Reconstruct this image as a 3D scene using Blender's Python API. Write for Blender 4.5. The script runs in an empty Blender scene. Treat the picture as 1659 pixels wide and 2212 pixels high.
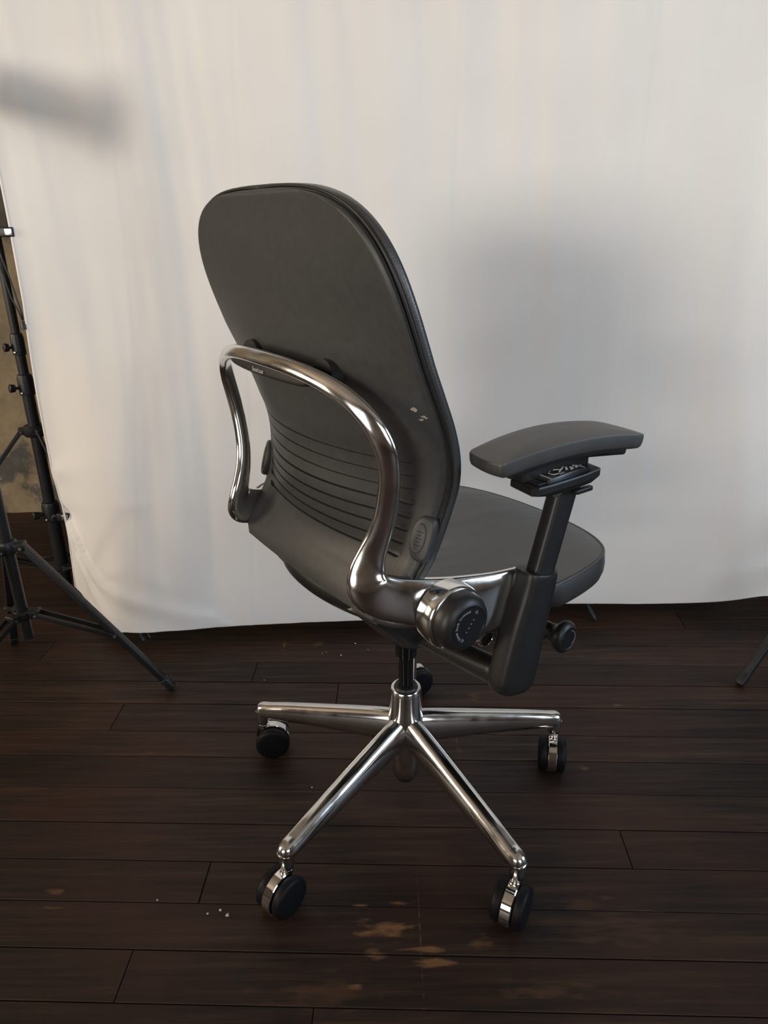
import bpy, bmesh, math, random
from mathutils import Vector, Matrix, noise
R = math.radians
rnd = random.Random(7)
SC = bpy.context.scene
COL = SC.collection

# ------------------------------------------------------------------ camera
F_PX, PITCH, ROLL, CAM_H = 1534.0, R(22.3), R(-0.47), 1.05
fwd = Vector((0, math.cos(PITCH), -math.sin(PITCH)))
up0 = Vector((0, math.sin(PITCH), math.cos(PITCH)))
rt0 = Vector((1, 0, 0))
rt = math.cos(ROLL) * rt0 + math.sin(ROLL) * up0
up = -math.sin(ROLL) * rt0 + math.cos(ROLL) * up0
cd = bpy.data.cameras.new('camera')
cd.sensor_fit = 'VERTICAL'; cd.sensor_height = 36.0
cd.lens = 36.0 * F_PX / 2212.0
cd.clip_start = 0.02; cd.clip_end = 100
cam = bpy.data.objects.new('camera', cd); COL.objects.link(cam)
m = Matrix.Identity(4)
for i, v in enumerate((rt, up, -fwd)):
    for k in range(3): m[k][i] = v[k]
m[0][3], m[1][3], m[2][3] = 0, 0, CAM_H
cam.matrix_world = m
SC.camera = cam

# ------------------------------------------------------------------ light
w = bpy.data.worlds.new('world'); SC.world = w; w.use_nodes = True
bg = w.node_tree.nodes['Background']
bg.inputs[0].default_value = (0.62, 0.74, 1.0, 1); bg.inputs[1].default_value = 0.9
SC.view_settings.view_transform = 'Standard'
SC.view_settings.look = 'None'
SC.view_settings.exposure = 0.0
SC.view_settings.gamma = 1.0
SC.view_settings.use_curve_mapping = False

def aim(o, d):
    o.rotation_euler = Vector(d).to_track_quat('-Z', 'Y').to_euler()

sd = bpy.data.lights.new('low_sun_offscreen', 'SUN'); sd.energy = 1.28; sd.angle = R(15); sd.color = (1.0, 0.90, 0.74)
sun = bpy.data.objects.new('low_sun_offscreen', sd); COL.objects.link(sun); aim(sun, (0.54, 0.84, -0.02))

def area(name, loc, d, sx, sy, power, col):
    l = bpy.data.lights.new(name, 'AREA'); l.shape = 'RECTANGLE'; l.size = sx; l.size_y = sy
    l.energy = power; l.color = col
    o = bpy.data.objects.new(name, l); COL.objects.link(o); o.location = loc; aim(o, d)
    return o
area('rear_window_daylight_offscreen', (-2.65, -2.62, 1.65), (0.25, 1, -0.05), 2.3, 1.75, 44, (1.0, 0.88, 0.74))
area('rear_side_fill_offscreen', (1.7, -2.62, 1.7), (-0.12, 1, -0.05), 2.3, 1.75, 50, (0.97, 0.97, 1.0))  # added fill light behind the camera, thins the chair's shadow on the cloth
area('right_window_daylight_offscreen', (3.92, 0.2, 1.75), (-1, 0.1, -0.05), 1.5, 1.7, 74, (0.62, 0.80, 1.0))
area('left_window_daylight_offscreen', (-5.12, 0.6, 1.75), (1, 0.05, -0.08), 1.6, 1.7, 106, (1.0, 0.83, 0.64))

# ------------------------------------------------------------------ materials
def nt(name):
    mt = bpy.data.materials.new(name); mt.use_nodes = True
    t = mt.node_tree; b = t.nodes['Principled BSDF']
    return mt, t, b
def N(t, typ, **kw):
    n = t.nodes.new(typ)
    for k, v in kw.items(): setattr(n, k, v)
    return n
def mapping(t, scale, coord='Object'):
    c = N(t, 'ShaderNodeTexCoord'); mp = N(t, 'ShaderNodeMapping'); mp.inputs['Scale'].default_value = scale
    t.links.new(c.outputs[coord], mp.inputs[0]); return mp
def noise_n(t, vec, scale, detail=4, rough=0.55):
    n = N(t, 'ShaderNodeTexNoise'); n.inputs['Scale'].default_value = scale
    n.inputs['Detail'].default_value = detail; n.inputs['Roughness'].default_value = rough
    t.links.new(vec.outputs[0], n.inputs['Vector']); return n
def ramp(t, src, stops, interp='LINEAR'):
    r = N(t, 'ShaderNodeValToRGB'); r.color_ramp.interpolation = interp
    e = r.color_ramp.elements
    while len(e) < len(stops): e.new(0.5)
    for k, (p, c) in enumerate(stops):
        e[k].position = p; e[k].color = (*c, 1) if len(c) == 3 else c
    t.links.new(src, r.inputs[0]); return r
def bump(t, b, src, strength, dist):
    bp = N(t, 'ShaderNodeBump'); bp.inputs['Strength'].default_value = strength; bp.inputs['Distance'].default_value = dist
    t.links.new(src, bp.inputs['Height']); t.links.new(bp.outputs[0], b.inputs['Normal']); return bp
def g(v): return (v, v, v)

def simple(name, col, rough, metal=0.0, nscale=0, namp=0.0, bscale=0, bstr=0.0, bdist=0.001, spec=0.5, rvar=0.0):
    mt, t, b = nt(name)
    b.inputs['Base Color'].default_value = (*col, 1); b.inputs['Roughness'].default_value = rough
    b.inputs['Metallic'].default_value = metal; b.inputs['Specular IOR Level'].default_value = spec
    mp = mapping(t, (1, 1, 1))
    if nscale:
        n = noise_n(t, mp, nscale)
        lo = tuple(max(0, c * (1 - namp)) for c in col); hi = tuple(min(1, c * (1 + namp)) for c in col)
        r = ramp(t, n.outputs['Fac'], [(0.3, lo), (0.7, hi)]); t.links.new(r.outputs[0], b.inputs['Base Color'])
        if rvar:
            rr = ramp(t, n.outputs['Fac'], [(0.3, g(max(0, rough - rvar))), (0.7, g(rough + rvar))])
            t.links.new(rr.outputs[0], b.inputs['Roughness'])
    if bscale:
        n2 = noise_n(t, mp, bscale, 3); bump(t, b, n2.outputs['Fac'], bstr, bdist)
    return mt

M = {}
M['chrome'] = simple('polished_aluminium', (0.74, 0.735, 0.72), 0.15, 1.0, 28, 0.07, 0, 0, rvar=0.05)
M['bright_chrome'] = simple('bright_chrome', (0.78, 0.77, 0.75), 0.05, 1.0, 20, 0.03)
M['shell'] = simple('textured_grey_plastic', (0.044, 0.0455, 0.0470), 0.47, 0, 90, 0.12, 1400, 0.22, 0.0004)
M['pad'] = simple('soft_grey_pad', (0.052, 0.0525, 0.053), 0.46, 0, 50, 0.12, 900, 0.15, 0.0004, spec=0.9)
M['black_plastic'] = simple('black_plastic', (0.014, 0.014, 0.0145), 0.42, 0, 60, 0.15, 1100, 0.16, 0.0004)
M['gloss_black'] = simple('gloss_black', (0.006, 0.006, 0.0065), 0.16, 0, 40, 0.1)
M['wheel'] = simple('caster_black', (0.006, 0.006, 0.0075), 0.5, 0, 60, 0.15, spec=0.22)
M['stand'] = simple('stand_black', (0.011, 0.012, 0.014), 0.42, 0, 40, 0.2)
M['steel'] = simple('steel', (0.6, 0.6, 0.6), 0.25, 1.0, 40, 0.1)
M['label'] = simple('label_black', (0.008, 0.009, 0.012), 0.30, 0, 40, 0.1)
M['print'] = simple('print_grey', (0.42, 0.42, 0.41), 0.5, 0, 80, 0.15)
M['white_print'] = simple('print_white', (0.62, 0.60, 0.56), 0.5, 0, 80, 0.1)
M['chip'] = simple('chip_white', (0.55, 0.53, 0.5), 0.7, 0, 200, 0.2)
M['lamp_white'] = simple('lamp_diffuser', (0.7, 0.7, 0.68), 0.6, 0, 30, 0.05)
M['scuff'] = simple('scuff_bare_plastic', (0.36, 0.33, 0.28), 0.7, 0, 300, 0.4)

def leather():
    mt, t, b = nt('black_leather')
    b.inputs['Roughness'].default_value = 0.40; b.inputs['Specular IOR Level'].default_value = 1.0
    mp = mapping(t, (1, 1, 1))
    n = noise_n(t, mp, 14); r = ramp(t, n.outputs['Fac'], [(0.3, (0.036, 0.0365, 0.037)), (0.7, (0.050, 0.050, 0.050))])
    t.links.new(r.outputs[0], b.inputs['Base Color'])
    v = N(t, 'ShaderNodeTexVoronoi'); v.inputs['Scale'].default_value = 520; t.links.new(mp.outputs[0], v.inputs['Vector'])
    mp2 = mapping(t, (22, 7, 9)); mp2.inputs['Rotation'].default_value = (0, 0, R(28))
    wv = noise_n(t, mp2, 1.0, 2, 0.4)
    ma = N(t, 'ShaderNodeMath', operation='MULTIPLY_ADD'); ma.inputs[1].default_value = 36.0
    t.links.new(wv.outputs['Fac'], ma.inputs[0]); t.links.new(v.outputs['Distance'], ma.inputs[2])
    bump(t, b, ma.outputs[0], 0.30, 0.00045)
    return mt
M['leather'] = leather()

def fabric():
    mt, t, b = nt('white_backdrop_cloth')
    b.inputs['Roughness'].default_value = 0.9; b.inputs['Specular IOR Level'].default_value = 0.15
    mp = mapping(t, (1, 1, 1)); n = noise_n(t, mp, 2.2, 3)
    r = ramp(t, n.outputs['Fac'], [(0.3, (0.80, 0.785, 0.765)), (0.7, (0.86, 0.85, 0.83))])
    t.links.new(r.outputs[0], b.inputs['Base Color'])
    wv = N(t, 'ShaderNodeTexNoise'); wv.inputs['Scale'].default_value = 420; t.links.new(mp.outputs[0], wv.inputs['Vector'])
    bump(t, b, wv.outputs['Fac'], 0.15, 0.0006)
    return mt
M['cloth'] = fabric()

def planks():
    mt, t, b = nt('dark_worn_floorboard')
    geo = N(t, 'ShaderNodeNewGeometry'); oi = N(t, 'ShaderNodeObjectInfo')
    sep = N(t, 'ShaderNodeSeparateXYZ'); t.links.new(geo.outputs['Position'], sep.inputs[0])
    # grain: stretched along the board, shifted per board
    add = N(t, 'ShaderNodeVectorMath', operation='MULTIPLY_ADD'); add.inputs[1].default_value = (2.6, 52, 4)
    cmb = N(t, 'ShaderNodeCombineXYZ')
    mul = N(t, 'ShaderNodeMath', operation='MULTIPLY'); mul.inputs[1].default_value = 71.0
    t.links.new(oi.outputs['Random'], mul.inputs[0]); t.links.new(mul.outputs[0], cmb.inputs[0]); t.links.new(mul.outputs[0], cmb.inputs[2])
    t.links.new(geo.outputs['Position'], add.inputs[0]); t.links.new(cmb.outputs[0], add.inputs[2])
    gn = N(t, 'ShaderNodeTexNoise'); gn.inputs['Scale'].default_value = 1.6; gn.inputs['Detail'].default_value = 9; gn.inputs['Roughness'].default_value = 0.68
    t.links.new(add.outputs[0], gn.inputs['Vector'])
    gr = ramp(t, gn.outputs['Fac'], [(0.22, (0.0045, 0.0030, 0.0024)), (0.42, (0.0150, 0.0090, 0.0066)), (0.55, (0.029, 0.0160, 0.0108)), (0.72, (0.066, 0.034, 0.0195))])
    # patches of reddish finish
    pn = N(t, 'ShaderNodeTexNoise'); pn.inputs['Scale'].default_value = 3.1; pn.inputs['Detail'].default_value = 5
    t.links.new(geo.outputs['Position'], pn.inputs['Vector'])
    pr = ramp(t, pn.outputs['Fac'], [(0.42, g(0)), (0.72, g(0.75))])
    mx = N(t, 'ShaderNodeMix', data_type='RGBA'); t.links.new(pr.outputs[0], mx.inputs['Factor'])
    t.links.new(gr.outputs[0], mx.inputs[6]); mx.inputs[7].default_value = (0.056, 0.0215, 0.0120, 1)
    # per-board tone
    hv = N(t, 'ShaderNodeHueSaturation'); mr = N(t, 'ShaderNodeMapRange'); mr.inputs[3].default_value = 0.72; mr.inputs[4].default_value = 1.22
    t.links.new(oi.outputs['Random'], mr.inputs[0]); t.links.new(mr.outputs[0], hv.inputs['Value']); t.links.new(mx.outputs[2], hv.inputs['Color'])
    # bare worn wood: individual scuffs with their own outline
    spots = [(-.012, .802, .050, .024, 1.0), (.055, .765, .075, .006, .9), (.068, .742, .045, .010, .9), (-.048, .843, .02, .005, 1.0),
             (.016, .846, .022, .004, .9), (-.56, .872, .018, .009, .5), (-.56, .842, .034, .005, .5), (-.045, .708, .018, .008, .8),
             (.14, .775, .03, .016, .45), (.33, .842, .05, .02, .25), (-.02, .76, .02, .02, .6), (.24, .70, .10, .02, .22), (-.10, .70, .12, .03, .18),
             (.54, 1.36, .012, .006, .8), (.41, 1.15, .012, .012, .5), (.21, 1.40, .02, .02, .3), (.155, 1.25, .006, .07, .35), (-.27, 1.62, .006, .02, .5),
             (-.18, 1.63, .02, .02, .3), (.36, .80, .12, .05, .15), (-.52, 1.21, .04, .006, .35), (.052, .80, .002, .14, .4)]
    dn = N(t, 'ShaderNodeTexNoise'); dn.inputs['Scale'].default_value = 60; dn.inputs['Detail'].default_value = 4
    sc = N(t, 'ShaderNodeVectorMath', operation='MULTIPLY'); sc.inputs[1].default_value = (0.35, 1.4, 1)
    t.links.new(geo.outputs['Position'], sc.inputs[0]); t.links.new(sc.outputs[0], dn.inputs['Vector'])
    total = None
    for (x, y, rx, ry, s) in spots:
        mp = N(t, 'ShaderNodeVectorMath', operation='SUBTRACT'); mp.inputs[1].default_value = (x, y, 0)
        t.links.new(geo.outputs['Position'], mp.inputs[0])
        ms = N(t, 'ShaderNodeVectorMath', operation='MULTIPLY'); ms.inputs[1].default_value = (1 / rx, 1 / ry, 0)
        t.links.new(mp.outputs[0], ms.inputs[0])
        ln = N(t, 'ShaderNodeVectorMath', operation='LENGTH'); t.links.new(ms.outputs[0], ln.inputs[0])
        # 1 - r + (noise-.5)*2.6
        a = N(t, 'ShaderNodeMath', operation='MULTIPLY_ADD'); a.inputs[1].default_value = 3.4; t.links.new(dn.outputs['Fac'], a.inputs[0])
        sb = N(t, 'ShaderNodeMath', operation='SUBTRACT'); sb.inputs[0].default_value = -0.95; t.links.new(ln.outputs['Value'], sb.inputs[1])
        t.links.new(sb.outputs[0], a.inputs[2])
        cl = N(t, 'ShaderNodeMath', operation='MULTIPLY', use_clamp=True); cl.inputs[1].default_value = 1.6; t.links.new(a.outputs[0], cl.inputs[0])
        cs = N(t, 'ShaderNodeMath', operation='MULTIPLY'); cs.inputs[1].default_value = s; t.links.new(cl.outputs[0], cs.inputs[0])
        if total is None: total = cs
        else:
            mxm = N(t, 'ShaderNodeMath', operation='MAXIMUM'); t.links.new(total.outputs[0], mxm.inputs[0]); t.links.new(cs.outputs[0], mxm.inputs[1]); total = mxm
    mx2 = N(t, 'ShaderNodeMix', data_type='RGBA'); t.links.new(total.outputs[0], mx2.inputs['Factor'])
    t.links.new(hv.outputs[0], mx2.inputs[6]); mx2.inputs[7].default_value = (0.17, 0.085, 0.036, 1)
    t.links.new(mx2.outputs[2], b.inputs['Base Color'])
    rr = ramp(t, gn.outputs['Fac'], [(0.3, g(0.62)), (0.7, g(0.47))]); t.links.new(rr.outputs[0], b.inputs['Roughness'])
    b.inputs['Specular IOR Level'].default_value = 0.32
    bump(t, b, gn.outputs['Fac'], 0.35, 0.0016)
    return mt
M['plank'] = planks()
M['gap'] = simple('floor_gap_dark', (0.004, 0.0035, 0.003), 0.9, 0, 30, 0.3)

def plaster():
    mt, t, b = nt('old_flaking_plaster')
    mp = mapping(t, (1, 1, 1))
    n = noise_n(t, mp, 5.5, 8, 0.68); n2 = noise_n(t, mp, 9, 6, 0.7)
    r = ramp(t, n.outputs['Fac'], [(0.3, (0.17, 0.145, 0.10)), (0.55, (0.34, 0.27, 0.17)), (0.72, (0.46, 0.37, 0.24))])
    f = ramp(t, n2.outputs['Fac'], [(0.60, g(0)), (0.635, g(1))])
    n3 = noise_n(t, mp, 1.7, 6, 0.6)
    mr = ramp(t, n3.outputs['Fac'], [(0.47, g(0)), (0.50, g(1))])
    mm = N(t, 'ShaderNodeMath', operation='MULTIPLY'); t.links.new(f.outputs[0], mm.inputs[0]); t.links.new(mr.outputs[0], mm.inputs[1])
    # older grey render where the plaster coat has come off
    mg = N(t, 'ShaderNodeMix', data_type='RGBA'); t.links.new(mr.outputs[0], mg.inputs['Factor']); t.links.new(r.outputs[0], mg.inputs[6])
    g2 = ramp(t, n.outputs['Fac'], [(0.3, (0.06, 0.058, 0.052)), (0.7, (0.17, 0.163, 0.145))]); t.links.new(g2.outputs[0], mg.inputs[7])
    mx = N(t, 'ShaderNodeMix', data_type='RGBA'); t.links.new(mm.outputs[0], mx.inputs['Factor']); t.links.new(mg.outputs[2], mx.inputs[6])
    mx.inputs[7].default_value = (0.40, 0.37, 0.33, 1)
    t.links.new(mx.outputs[2], b.inputs['Base Color']); b.inputs['Roughness'].default_value = 0.92
    bump(t, b, n.outputs['Fac'], 0.6, 0.012)
    return mt
M['plaster'] = plaster()
M['wall'] = simple('brown_loft_wall', (0.17, 0.125, 0.085), 0.9, 0, 4, 0.35, 30, 0.4, 0.01)
M['ceiling'] = simple('timber_ceiling', (0.42, 0.36, 0.29), 0.8, 0, 5, 0.3)
M['frame_paint'] = simple('window_frame_paint', (0.10, 0.10, 0.095), 0.6, 0, 20, 0.2)

# ------------------------------------------------------------------ mesh helpers
def link(name, me, mat, parent=None, smooth=True, label=None):
    o = bpy.data.objects.new(name, me); COL.objects.link(o)
    if mat and not me.materials: me.materials.append(M[mat])
    if smooth:
        for p in me.polygons: p.use_smooth = True
    if parent: o.parent = parent
    if label: o['label'] = label
    return o
def sharp(me, ang=35):
    try: me.set_sharp_from_angle(angle=R(ang))
    except Exception: pass
def from_rings(rings, closed=True, cap=True):
    verts, faces = [], []
    n = len(rings[0])
    for r in rings: verts += [tuple(v) for v in r]
    for i in range(len(rings) - 1):
        for j in range(n if closed else n - 1):
            a = i * n + j; b = i * n + (j + 1) % n
            faces.append((a, b, b + n, a + n))
    if cap:
        faces.append(tuple(range(n - 1, -1, -1)))
        faces.append(tuple((len(rings) - 1) * n + j for j in range(n)))
    me = bpy.data.meshes.new('m'); me.from_pydata(verts, [], faces)
    bm = bmesh.new(); bm.from_mesh(me); bmesh.ops.remove_doubles(bm, verts=bm.verts, dist=1e-6)
    bmesh.ops.recalc_face_normals(bm, faces=bm.faces); bm.to_mesh(me); bm.free(); me.update()
    return me
def sect(C, U, V, a, b, e=2.0, n=28):
    out = []
    for k in range(n):
        th = 2 * math.pi * k / n; c, s = math.cos(th), math.sin(th)
        out.append(C + U * (a * math.copysign(abs(c) ** (2 / e), c)) + V * (b * math.copysign(abs(s) ** (2 / e), s)))
    return out
def cr(p, t):
    """Catmull-Rom through a list of tuples"""
    n = len(p) - 1; i = min(int(t), n - 1); f = t - i
    g4 = [p[max(0, i - 1)], p[i], p[i + 1], p[min(n, i + 2)]]
    return [0.5 * (2 * b + (c - a) * f + (2 * a - 5 * b + 4 * c - d) * f * f + (3 * b - a - 3 * c + d) * f ** 3) for a, b, c, d in zip(*g4)]
def loft(keys, per=5, e=2.0, n=28, ecol=None):
    """keys: (cx,cy,cz, mx,my,mz, a, b[, e])"""
    k = [tuple(q) if len(q) > 8 else tuple(q) + (e,) for q in keys]
    S = [cr(k, i / per) for i in range((len(k) - 1) * per + 1)]
    P = [Vector(s[:3]) for s in S]; rings = []
    for i, s in enumerate(S):
        T = (P[min(i + 1, len(P) - 1)] - P[max(i - 1, 0)]).normalized()
        U = Vector(s[3:6]); U = (U - T * U.dot(T)).normalized(); V = T.cross(U)
        rings.append(sect(P[i], U, V, s[6], s[7], s[8], n))
    return from_rings(rings)
def tube(pts, r, n=12, e=2.0):
    P = [Vector(p) for p in pts]; rr = r if isinstance(r, (list, tuple)) else [r] * len(P); rings = []; U = None
    for i in range(len(P)):
        T = (P[min(i + 1, len(P) - 1)] - P[max(i - 1, 0)]).normalized()
        if U is None: U = T.orthogonal().normalized()
        U = (U - T * U.dot(T)).normalized()
        rings.append(sect(P[i], U, T.cross(U), rr[i], rr[i], e, n))
    return from_rings(rings)
def revolve(prof, C, axis, n=32):
    """prof: (offset along axis, radius)"""
    A = Vector(axis).normalized(); U = A.orthogonal().normalized(); V = A.cross(U); C = Vector(C)
    me = from_rings([sect(C + A * h, U, V, max(r, 1e-5), max(r, 1e-5), 2, n) for h, r in prof])
    sharp(me, 40); return me
def rbox(lo, hi, bev=0.002, seg=2, mat4=None):
    bm = bmesh.new(); bmesh.ops.create_cube(bm, size=1)
    lo, hi = Vector(lo), Vector(hi)
    for v in bm.verts: v.co = Vector([(lo[i] + hi[i]) / 2 + v.co[i] * (hi[i] - lo[i]) for i in range(3)])
    if bev: bmesh.ops.bevel(bm, geom=bm.edges[:], offset=bev, segments=seg, affect='EDGES', profile=0.6)
    if mat4: bmesh.ops.transform(bm, matrix=mat4, verts=bm.verts)
    me = bpy.data.meshes.new('m'); bm.to_mesh(me); bm.free(); return me
def bar(p, q, wx, wy, bev=0.002, upv=(0, 0, 1)):
    p, q = Vector(p), Vector(q); T = (q - p).normalized(); U = Vector(upv).cross(T)
    U = U.normalized() if U.length > 1e-4 else T.orthogonal().normalized(); V = T.cross(U)
    mt = Matrix((( U.x, V.x, T.x, p.x), (U.y, V.y, T.y, p.y), (U.z, V.z, T.z, p.z), (0, 0, 0, 1)))
    return rbox((-wx / 2, -wy / 2, 0), (wx / 2, wy / 2, (q - p).length), bev, 2, mt)
def merge(meshes):
    bm = bmesh.new()
    for me in meshes: bm.from_mesh(me)
    me = bpy.data.meshes.new('m'); bm.to_mesh(me); bm.free(); return me
def lerp_tab(tab, x):
    if x <= tab[0][0]: return tab[0][1]
    for (a, va), (b, vb) in zip(tab, tab[1:]):
        if x <= b:
            f = (x - a) / (b - a); return va + (vb - va) * f
    return tab[-1][1]
def smooth_tab(tab, x):
    n = len(tab) - 1
    if x <= tab[0][0]: return tab[0][1]
    if x >= tab[n][0]: return tab[n][1]
    for i in range(n):
        if x <= tab[i + 1][0]:
            f = (x - tab[i][0]) / (tab[i + 1][0] - tab[i][0]); return cr([(v,) for _, v in tab], i + f)[0]
def empty(name, loc, rz=0.0):
    o = bpy.data.objects.new(name, None); COL.objects.link(o); o.location = loc; o.rotation_euler = (0, 0, rz)
    o.empty_display_size = 0.05; return o
def tag(o, label, cat=None, group=None, kind=None):
    o['label'] = label
    if cat: o['category'] = cat
    if group: o['group'] = group
    if kind: o['kind'] = kind
    return o
def text_mesh(s, size, ax='CENTER'):
    cu = bpy.data.curves.new('t', 'FONT'); cu.body = s; cu.size = size; cu.align_x = ax; cu.align_y = 'CENTER'; cu.extrude = size * 0.01
    ob = bpy.data.objects.new('t', cu); COL.objects.link(ob)
    bpy.context.view_layer.update()
    me = bpy.data.meshes.new_from_object(ob.evaluated_get(bpy.context.evaluated_depsgraph_get()))
    bpy.data.objects.remove(ob); bpy.data.curves.remove(cu); return me
def xf(me, mt):
    me.transform(mt); return me

# ------------------------------------------------------------------ room shell
def struct(name, me, mat, label, smooth=False):
    o = link(name, me, mat, None, smooth); o['kind'] = 'structure'; o['label'] = label; return o
XL, XR, YR, YB, ZC = -5.2, 4.0, -2.7, 2.62, 3.3
PL_ANG = R(-1.7)
floor = struct('floor', rbox((XL - .2, YR - .2, -0.12), (XR + .2, YB + .2, -0.016), 0), 'gap', 'dark sub floor under worn brown boards')
rows = [0.675, 0.757, 0.840, 0.923, 1.009, 1.098, 1.188, 1.270, 1.366, 1.453, 1.540, 1.630, 1.720, 1.808]
while rows[0] > YR + .1: rows.insert(0, rows[0] - rnd.uniform(.080, .088))
while rows[-1] < YB - 0.06: rows.append(rows[-1] + rnd.uniform(.083, .092))
joints = {0.84: -0.315, 0.675: -0.40, 1.453: -0.331, 1.366: -0.117, 1.72: 0.835, 1.63: 0.30, 0.923: 0.43, 1.188: -1.0, 1.27: -0.62, 1.54: -0.9}
# the photograph shows the joint of the board row nearest the lens as well
joints[rows[rows.index(0.675) - 1]] = -0.11
ca, sa = math.cos(PL_ANG), math.sin(PL_ANG)
for y0, y1 in zip(rows, rows[1:]):
    xs = [-2.75 + rnd.uniform(0, .5)]
    jx = joints.get(y0)
    if jx is None: jx = rnd.choice((-1, 1)) * rnd.uniform(1.15, 1.9)
    xs += [jx, 2.7]
    xs = sorted(x for x in xs if x <= 2.7)
    gap = rnd.choice((0.0012, 0.0014, 0.0020, 0.0030))
    for x0, x1 in zip(xs, xs[1:]):
        if x1 - x0 < .12: continue
        dz = -rnd.uniform(0, 0.0012)
        bm = bmesh.new(); bmesh.ops.create_cube(bm, size=1)
        for v in bm.verts:
            v.co = Vector(((x0 + .0007 if v.co.x < 0 else x1 - .0007), (y0 + gap / 2 if v.co.y < 0 else y1 - gap / 2), (-0.016 if v.co.z < 0 else dz + rnd.uniform(-.0005, 0))))
            v.co = Vector((v.co.x * ca - (v.co.y - y0) * sa, v.co.x * sa + (v.co.y - y0) * ca + y0, v.co.z))
        tops = [e for e in bm.edges if all(v.co.z > -0.01 for v in e.verts)]
        bmesh.ops.bevel(bm, geom=tops, offset=0.0008, segments=1, affect='EDGES')
        me = bpy.data.meshes.new('plank'); bm.to_mesh(me); bm.free()
        link('plank', me, 'plank', floor, False)

# back wall: uneven plaster
def wall_grid(x0, x1, z0, z1, y, nx, nz, amp):
    vs, fs = [], []
    for j in range(nz + 1):
        for i in range(nx + 1):
            x = x0 + (x1 - x0) * i / nx; z = z0 + (z1 - z0) * j / nz
            d = amp * (noise.fractal(Vector((x * 2.2, z * 2.2, 3)), 0.9, 2.1, 5))
            vs.append((x, y + d, z))
    for j in range(nz):
        for i in range(nx):
            a = j * (nx + 1) + i; fs.append((a, a + 1, a + nx + 2, a + nx + 1))
    me = bpy.data.meshes.new('wall'); me.from_pydata(vs, [], fs); return me
bw = struct('wall_back', merge([wall_grid(XL, XR, -0.02, ZC, YB - .03, 230, 110, 0.02), rbox((XL - .2, YB + .02, -.1), (XR + .2, YB + .2, ZC + .1), 0)]), 'plaster', 'rough old plaster wall with flaking pale patches', True)
struct('wall_left', rbox((XL - .2, YR - .2, -.1), (XL, YB + .2, ZC + .1), 0), 'wall', 'brown loft wall')
struct('wall_right', rbox((XR, YR - .2, -.1), (XR + .2, YB + .2, ZC + .1), 0), 'wall', 'brown loft wall')
struct('ceiling', rbox((XL - .2, YR - .2, ZC), (XR + .2, YB + .2, ZC + .15), 0), 'ceiling', 'timber loft ceiling')
WX0, WX1, WZ0, WZ1 = -4.7, -1.2, 0.66, 2.62
struct('wall_rear', merge([rbox((XL, YR - .2, -.1), (WX0, YR, ZC), 0), rbox((WX1, YR - .2, -.1), (XR, YR, ZC), 0),
                           rbox((WX0, YR - .2, -.1), (WX1, YR, WZ0), 0), rbox((WX0, YR - .2, WZ1), (WX1, YR, ZC), 0)]), 'wall', 'brown loft wall with a wide window')
win = struct('window_1', merge([rbox((WX0, YR - .12, WZ0), (WX1, YR - .06, WZ0 + .05), .003), rbox((WX0, YR - .12, WZ1 - .05), (WX1, YR - .06, WZ1), .003),
                                rbox((WX0, YR - .12, WZ0), (WX0 + .05, YR - .06, WZ1), .003), rbox((WX1 - .05, YR - .12, WZ0), (WX1, YR - .06, WZ1), .003)]), 'frame_paint', 'wide factory window')
for k in range(1, 5):
    x = WX0 + (WX1 - WX0) * k / 5; link('mullion', rbox((x - .02, YR - .11, WZ0 + .05), (x + .02, YR - .07, WZ1 - .05), .002), 'frame_paint', win, False)
for k in range(1, 4):
    z = WZ0 + (WZ1 - WZ0) * k / 4; link('glazing_bar', rbox((WX0 + .05, YR - .105, z - .015), (WX1 - .05, YR - .075, z + .015), .002), 'frame_paint', win, False)

def wframe(k, C, ax_, hw, hz):
    t = .06
    def bx(a0, a1, z0, z1):
        lo = [C[0] - .03, C[1] - .03, z0]; hi = [C[0] + .03, C[1] + .03, z1]; lo[ax_] = a0; hi[ax_] = a1
        return rbox(lo, hi, .003)
    a, z = C[ax_], C[2]
    fr = struct('window_%d' % k, merge([bx(a - hw - t, a + hw + t, z - hz - t, z - hz), bx(a - hw - t, a + hw + t, z + hz, z + hz + t), bx(a - hw - t, a - hw, z - hz, z + hz), bx(a + hw, a + hw + t, z - hz, z + hz)]), 'frame_paint', 'tall loft window frame round an unseen light')
    for q in (-1, 0, 1): link('mullion', bx(a + q * hw * .5 - .012, a + q * hw * .5 + .012, z - hz, z + hz), 'frame_paint', fr, False)
wframe(2, (1.7, YR + .05, 1.7), 0, 1.15, .875)  # frame put round the added rear fill light; the wall behind is solid
wframe(3, (XR - .05, .2, 1.75), 1, .75, .85)
wframe(4, (XL + .05, .6, 1.75), 1, .8, .85)

# ------------------------------------------------------------------ backdrop cloth
def seg_dist(px, pz, pts):
    best = 9; tt = 0
    L = len(pts) - 1
    for i in range(L):
        ax, az = pts[i]; bx, bz = pts[i + 1]; dx, dz = bx - ax, bz - az
        f = max(0, min(1, ((px - ax) * dx + (pz - az) * dz) / (dx * dx + dz * dz)))
        qx, qz = ax + dx * f, az + dz * f; d = math.hypot(px - qx, pz - qz)
        if d < best: best = d; tt = (i + f) / L; sg = math.copysign(1, dx * (pz - az) - dz * (px - ax))
    return best * sg, tt
FOLDS = [([(-.885, .29), (-.82, .215), (-.76, .175), (-.62, .135), (-.45, .07)], .034, .011),
         ([(-.885, .28), (-.86, .20), (-.80, .14), (-.72, .06), (-.68, .0)], .026, .010),
         ([(-.855, .262), (-.79, .205), (-.725, .170), (-.60, .128), (-.50, .09)], -.016, .011),
         ([(-.895, .425), (-.82, .455), (-.70, .49)], .012, .02),
         ([(-.90, .30), (-.80, .31), (-.66, .36)], -.014, .03)]
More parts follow.
